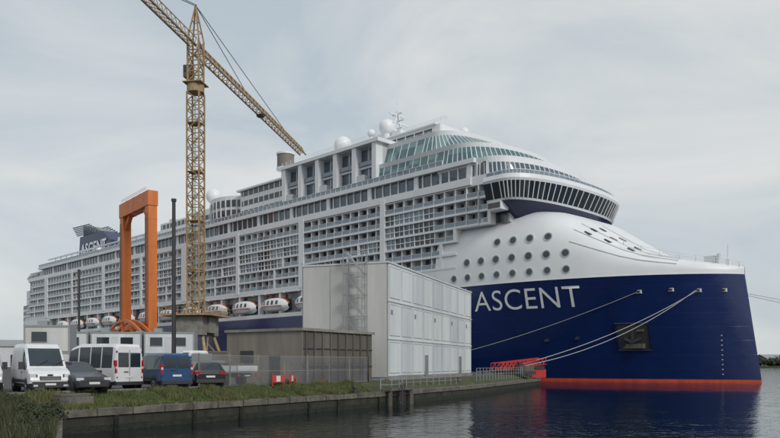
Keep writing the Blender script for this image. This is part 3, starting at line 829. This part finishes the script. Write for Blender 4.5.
VAN=[(0,.32,.62,.7,.86,1.0),(.12,.3,.95,1.02,.95,1.0),(.35,.28,1.1,1.17,1,1.02),(.95,.28,1.22,1.36,1,1.02),(1.0,.28,1.22,1.42,1,1.0),(1.75,.28,1.25,2.25,1,.96),(1.85,.28,1.25,2.38,1,.96),(2.15,.28,1.25,2.58,1,.96),(2.35,.28,1.25,2.62,1,.96),(3.7,.28,1.25,2.66,1,.96),(3.85,.28,1.25,2.66,1,.96),(5.5,.28,1.25,2.66,1,.96),(5.75,.3,1.25,2.62,1,.95),(5.85,.35,1.25,2.5,.96,.93)]
def van_front(m,L_,h):
    X=L_/2
    m.box(X-.05,X+.06,-h*.85,h*.85,.3,.62,DARK); m.box(X-.16,X+.0,-h*.5,h*.5,.66,.9,DARK)
    for q in (.72,.79,.86): m.box(X-.05,X+.015,-h*.46,h*.46,q-.01,q+.01,STEEL)
    m.box(X-.1,X+.075,-.26,.26,.42,.53,PLATE)
    for s in (1,-1):
        m.box(X-.42,X-.05,s*h*.66,s*h*.96,.82,1.02,LAMPW); m.box(X-.44,X-.045,s*h*.60,s*h*.66,.82,1.0,DARK)
        m.box(X-1.45,X-1.25,s*(h+.02),s*(h+.28),1.25,1.65,DARK)
        m.box(X-4.6,X-1.0,s*h,s*(h+.02),.55,.72,DARK)
        m.box(X-.02,X+.065,s*h*.6,s*h*.8,.36,.46,LAMPW)
        m.box(X-2.38,X-2.36,s*(h-.04),s*(h+.006),.4,1.2,DARK); m.box(X-2.3,X-2.1,s*h,s*(h+.03),1.08,1.13,DARK)
    for q in (-.5,.3): m.beam((X-.98,q,1.42),(X-1.25,q+.6,1.75),.03,DARK)
    m.box(X-.14,X+.0,-.13,.13,.93,1.0,DARK)
def van_rear(glass=True,h0=1.35,h1=2.2,light_h=(1.0,1.75)):
    def f(m,L_,h):
        X=-L_/2
        m.box(X-.07,X+.05,-h*.95,h*.95,.3,.5,DARK)
        if glass:
            for s in (1,-1): m.box(X-.015,X+.1,s*.06,s*(h*.78),h0,h1,GLASS)
        m.box(X-.012,X+.05,-.012,.012,.5,h1+.15,DARK)
        for s in (1,-1):
            m.box(X-.02,X+.15,s*h*.86,s*(h*.985),light_h[0],light_h[1],LAMPR)
            m.box(X-.03,X+.1,s*h*.86,s*(h*.98),light_h[0]+.25,light_h[0]+.38,LAMPW)
            m.box(-X-1.45,-X-1.25,s*(h+.0),s*(h+.25),1.15,1.5,DARK)
            m.box(X+.8,-X-1.0,s*h,s*(h+.015),.55,.66,DARK)
            m.box(-X-2.3,-X-2.28,s*(h-.04),s*(h+.005),.4,1.2,DARK); m.box(X+2.0,X+3.2,s*(h),s*(h+.006),1.16,1.19,DARK)
            for z_ in (.7,h1): m.box(X-.03,X+.05,s*h*.84,s*h*.9,z_,z_+.1,DARK)
        m.box(X-.03,X+.05,-.26,.26,.72,.83,PLATE); m.box(X-.04,X+.05,.1,.4,1.05,1.1,DARK)
    return f
vehicle('white_van',VAN,'bbbbgggbbbbbb','bbbbggbbbbbbb',VW,2.05,1.92,(.95,4.95),van_front,(-19.4,40.5),(.58,-.81))
vehicle('white_van',VAN,'bbbbgggbbbbbb','bbbbggbbbbbbb',VW,2.05,1.92,(.95,4.95),van_front,(-23.3,41.5),(.52,-.86))
BUS=[(0,.32,.62,.7,.86,1.0),(.12,.3,.95,1.02,.95,1.0),(.9,.28,1.22,1.36,1,1.02),(1.7,.28,1.3,2.3,1,.96),(1.85,.28,1.3,2.5,1,.96),(2.6,.28,1.3,2.72,1,.96),(2.72,.28,1.3,2.74,1,.96),(3.7,.28,1.3,2.74,1,.96),(3.78,.28,1.3,2.74,1,.96),(4.7,.28,1.3,2.74,1,.96),(4.78,.28,1.3,2.74,1,.96),(5.7,.28,1.3,2.72,1,.96),(5.9,.3,1.3,2.68,1,.95),(6.0,.35,1.3,2.55,.97,.93)]
vehicle('white_minibus',BUS,'bbbggbgbgbgbb','bbggbbbbbbbbb',VW,2.05,1.9,(.95,4.9),van_rear(),(-18.0,44.8),(-.86,.51))
CAR=[(0,.3,.55,.6,.8,.9),(.12,.25,.72,.78,.94,1.0),(1.1,.22,.9,.97,1,1.05),(1.2,.22,.92,1.0,1,1.05),(1.95,.22,.94,1.42,1,.92),(2.1,.22,.94,1.48,1,.92),(2.75,.22,.95,1.52,1,.92),(2.85,.22,.95,1.52,1,.92),(3.6,.22,.97,1.48,1,.92),(3.75,.22,.98,1.45,1,.92),(4.12,.25,.98,1.04,.98,.96),(4.22,.3,.7,.8,.9,.9)]
def car_rear(m,L_,h):
    X=-L_/2
    m.box(X-.03,X+.2,-h*.9,h*.9,.3,.5,DARK)
    for s in (1,-1): m.box(X+.0,X+.2,s*h*.62,s*h*.97,.78,.96,LAMPR); m.box(-X-1.75,-X-1.55,s*h,s*(h+.18),.95,1.08,DARK)
    m.box(X-.035,X+.1,-.26,.26,.6,.71,PLATE)
def car_front(m,L_,h):
    X=L_/2
    m.box(X-.2,X+.02,-h*.6,h*.6,.3,.45,DARK); m.box(X-.1,X+.015,-h*.4,h*.4,.55,.66,DARK); m.box(X-.05,X+.035,-.26,.26,.42,.53,PLATE)
    for s in (1,-1): m.box(X-.35,X-.02,s*h*.55,s*h*.93,.6,.74,LAMPW); m.box(X-1.75,X-1.55,s*h,s*(h+.18),.95,1.08,DARK)
vehicle('grey_hatchback_car',CAR,'bbbgggbggbb','bbbggbbbbgb',VG,1.8,1.45,(.85,3.4),car_front,(-17.3,40.3),(.72,-.7),.31,scale=1.1)
vehicle('dark_hatchback_car',CAR,'bbbgggbggbb','bbbggbbbbgb',VK,1.8,1.45,(.85,3.4),car_rear,(-12.6,48.6),(-.5,.87),.31,scale=1.12)
BV=[(0,.32,.6,.68,.86,1.0),(.12,.28,.85,.92,.95,1.0),(1.0,.25,1.05,1.15,1,1.05),(1.7,.25,1.1,1.85,1,.96),(1.95,.25,1.1,1.98,1,.96),(2.5,.25,1.12,2.04,1,.96),(2.6,.25,1.12,2.04,1,.96),(3.6,.25,1.12,2.04,1,.96),(3.7,.25,1.12,2.04,1,.96),(4.4,.25,1.12,2.0,1,.95),(4.55,.28,1.12,1.98,1,.94),(4.62,.33,1.1,1.9,.96,.92)]
vehicle('blue_van',BV,'bbbggbgbgbb','bbggbbbbbbb',VB,1.9,1.72,(.85,3.7),van_rear(True,1.2,1.75,(.85,1.45)),(-14.5,46),(-.66,.75),.33,scale=1.08)
TRK=[(0,.4,.7,.8,.9,1.0),(.1,.35,1.2,1.3,.97,1.0),(.45,.35,1.3,1.6,1,1.0),(.9,.35,1.35,2.3,1,.95),(1.2,.35,1.35,2.4,1,.95),(1.75,.35,1.35,2.42,1,.95),(1.95,.35,1.35,2.38,1,.94),(2.0,.4,1.3,2.3,.98,.92)]
def trk(m,L_,h):
    X=-L_/2
    m.box(X-4.3,X-.15,-1.05,1.05,.85,.97,STEEL); m.box(X-4.3,X+.3,-.45,-.3,.55,.85,DARK); m.box(X-4.3,X+.3,.3,.45,.55,.85,DARK)
    for s in (1,-1):
        m.box(X-4.3,X-.15,s*1.02,s*1.06,.97,1.35,VW)
        for q in (0,1.4,2.8,4.1): m.box(X-.2-q-.06,X-.2-q,s*1.03,s*1.09,.9,1.42,STEEL)
        for q in (3.0,): 
            m.cyl((X-q,s*.65,.37),(X-q,s*1.0,.37),.37,TYRE,20); m.cyl((X-q,s*.9,.37),(X-q,s*1.02,.37),.2,RIM,12)
        m.box(X-4.33,X-4.28,s*.75,s*1.0,.62,.78,LAMPR)
    m.box(X-4.34,X-4.3,-1.05,1.05,.97,1.35,VW); m.box(X-.2,X-.14,-1.0,1.0,.97,2.2,STEEL); m.box(X-4.34,X-4.28,-.26,.26,.62,.73,PLATE)
    m.box(X-3.4,X-2.0,-.7,.6,.98,1.55,CONCD); m.box(X-1.6,X-.6,-.8,.3,.98,1.7,STEEL)
    m.box(X-.02,X+.03,-.7,.7,1.4,2.1,GLASS)
vehicle('flatbed_truck',TRK,'bbbggbb','bbggbbb',VW,2.05,1.85,(.75,),trk,(-15.0,54.8),(-.87,.49),.37,scale=1.05)
for i,t in enumerate((18.2,19.7)):
    p=EP(t,2.2); m=MB()
    m.box(-.6,.6,-.03,.03,.35,.85,SIGNR); m.box(-.2,.2,-.035,.035,.4,.8,PLATE)
    for q in (-.55,.55): m.box(q-.04,q+.04,-.25,.25,0,.06,DARK); m.beam((q,0,0),(q,0,1),.05,SIGNR)
    m.build('road_barrier',loc=(p.x,p.y,GZ-.1),rot=head(.6,.8)+i*.5)
# pallets and a cable drum by the hut
for i,(t,n_) in enumerate(((20.6,3.4),(24.5,3.25))):
    p=EP(t,n_); m=MB()
    for lay in range(3-i):
        z=lay*.16
        for q in range(5): m.box(-.6,.6,-.5+q*.22,-.36+q*.22,z+.12,z+.145,WOOD)
        for q in (-.55,0,.55): m.box(q-.05,q+.05,-.5,.52,z,z+.118,WOOD)
    m.build('wooden_pallets',loc=(p.x,p.y,GZ),rot=.4+i)
rk=MB()
for i in range(120):
    t=random.uniform(-1,30); n=random.uniform(.1,1.2); p=EP(t,n); r_=random.uniform(.03,.13)
    rk.ball((p.x,p.y,hz(n)+r_*.2),r_,COPE,6,.6)
rk.build('rubble')
m=MB(); m.box(-1,1,-.4,.4,0,.4,COPE); m.box(-.8,.9,-.3,.3,.4,.55,CONCD)
m.build('concrete_block',loc=tuple(EP(1.5,1.3,1.35)),rot=head(.537,.843),bevel=.03)

# ------------------------------------------------------------ light and sky
wd=bpy.data.worlds.new('World'); sc.world=wd; wd.use_nodes=True; nt=wd.node_tree; N=nt.nodes; L=nt.links
bg=N['Background']; out=N['World Output']
sun_dir=Vector((.55,-.72,.6)).normalized()
el=math.asin(sun_dir.z); az=math.atan2(sun_dir.x,sun_dir.y)
sky=N.new('ShaderNodeTexSky'); sky.sky_type='NISHITA'; sky.sun_disc=False; sky.sun_elevation=el; sky.sun_rotation=az; sky.dust_density=3
L.new(sky.outputs[0],bg.inputs[0]); bg.inputs[1].default_value=.1
tc=N.new('ShaderNodeTexCoord'); mp=N.new('ShaderNodeMapping'); mp.inputs['Scale'].default_value=(1,1,2.4); mp.inputs['Location'].default_value=(.3,.2,.1); L.new(tc.outputs['Generated'],mp.inputs[0])
n=N.new('ShaderNodeTexNoise'); n.inputs['Scale'].default_value=2.4; n.inputs['Detail'].default_value=8; n.inputs['Roughness'].default_value=.55; n.inputs['Distortion'].default_value=.5; L.new(mp.outputs[0],n.inputs['Vector'])
cr=N.new('ShaderNodeValToRGB'); cr.color_ramp.elements[0].position=.36; cr.color_ramp.elements[0].color=(.49,.56,.61,1); cr.color_ramp.elements[1].position=.64; cr.color_ramp.elements[1].color=(.73,.745,.74,1)
L.new(n.outputs[0],cr.inputs[0])
b2=N.new('ShaderNodeBackground'); L.new(cr.outputs[0],b2.inputs[0]); b2.inputs[1].default_value=1.05
mxs=N.new('ShaderNodeMixShader'); mxs.inputs[0].default_value=.88; L.new(bg.outputs[0],mxs.inputs[1]); L.new(b2.outputs[0],mxs.inputs[2]); L.new(mxs.outputs[0],out.inputs[0])
sl=bpy.data.lights.new('sun','SUN'); sl.energy=1.5; sl.angle=R(12); sl.color=(1,.975,.94); so=bpy.data.objects.new('sun',sl); sc.collection.objects.link(so)
so.rotation_euler=(-sun_dir).to_track_quat('-Z','Y').to_euler()
sc.view_settings.view_transform='Standard'; sc.view_settings.look='None'; sc.view_settings.exposure=0
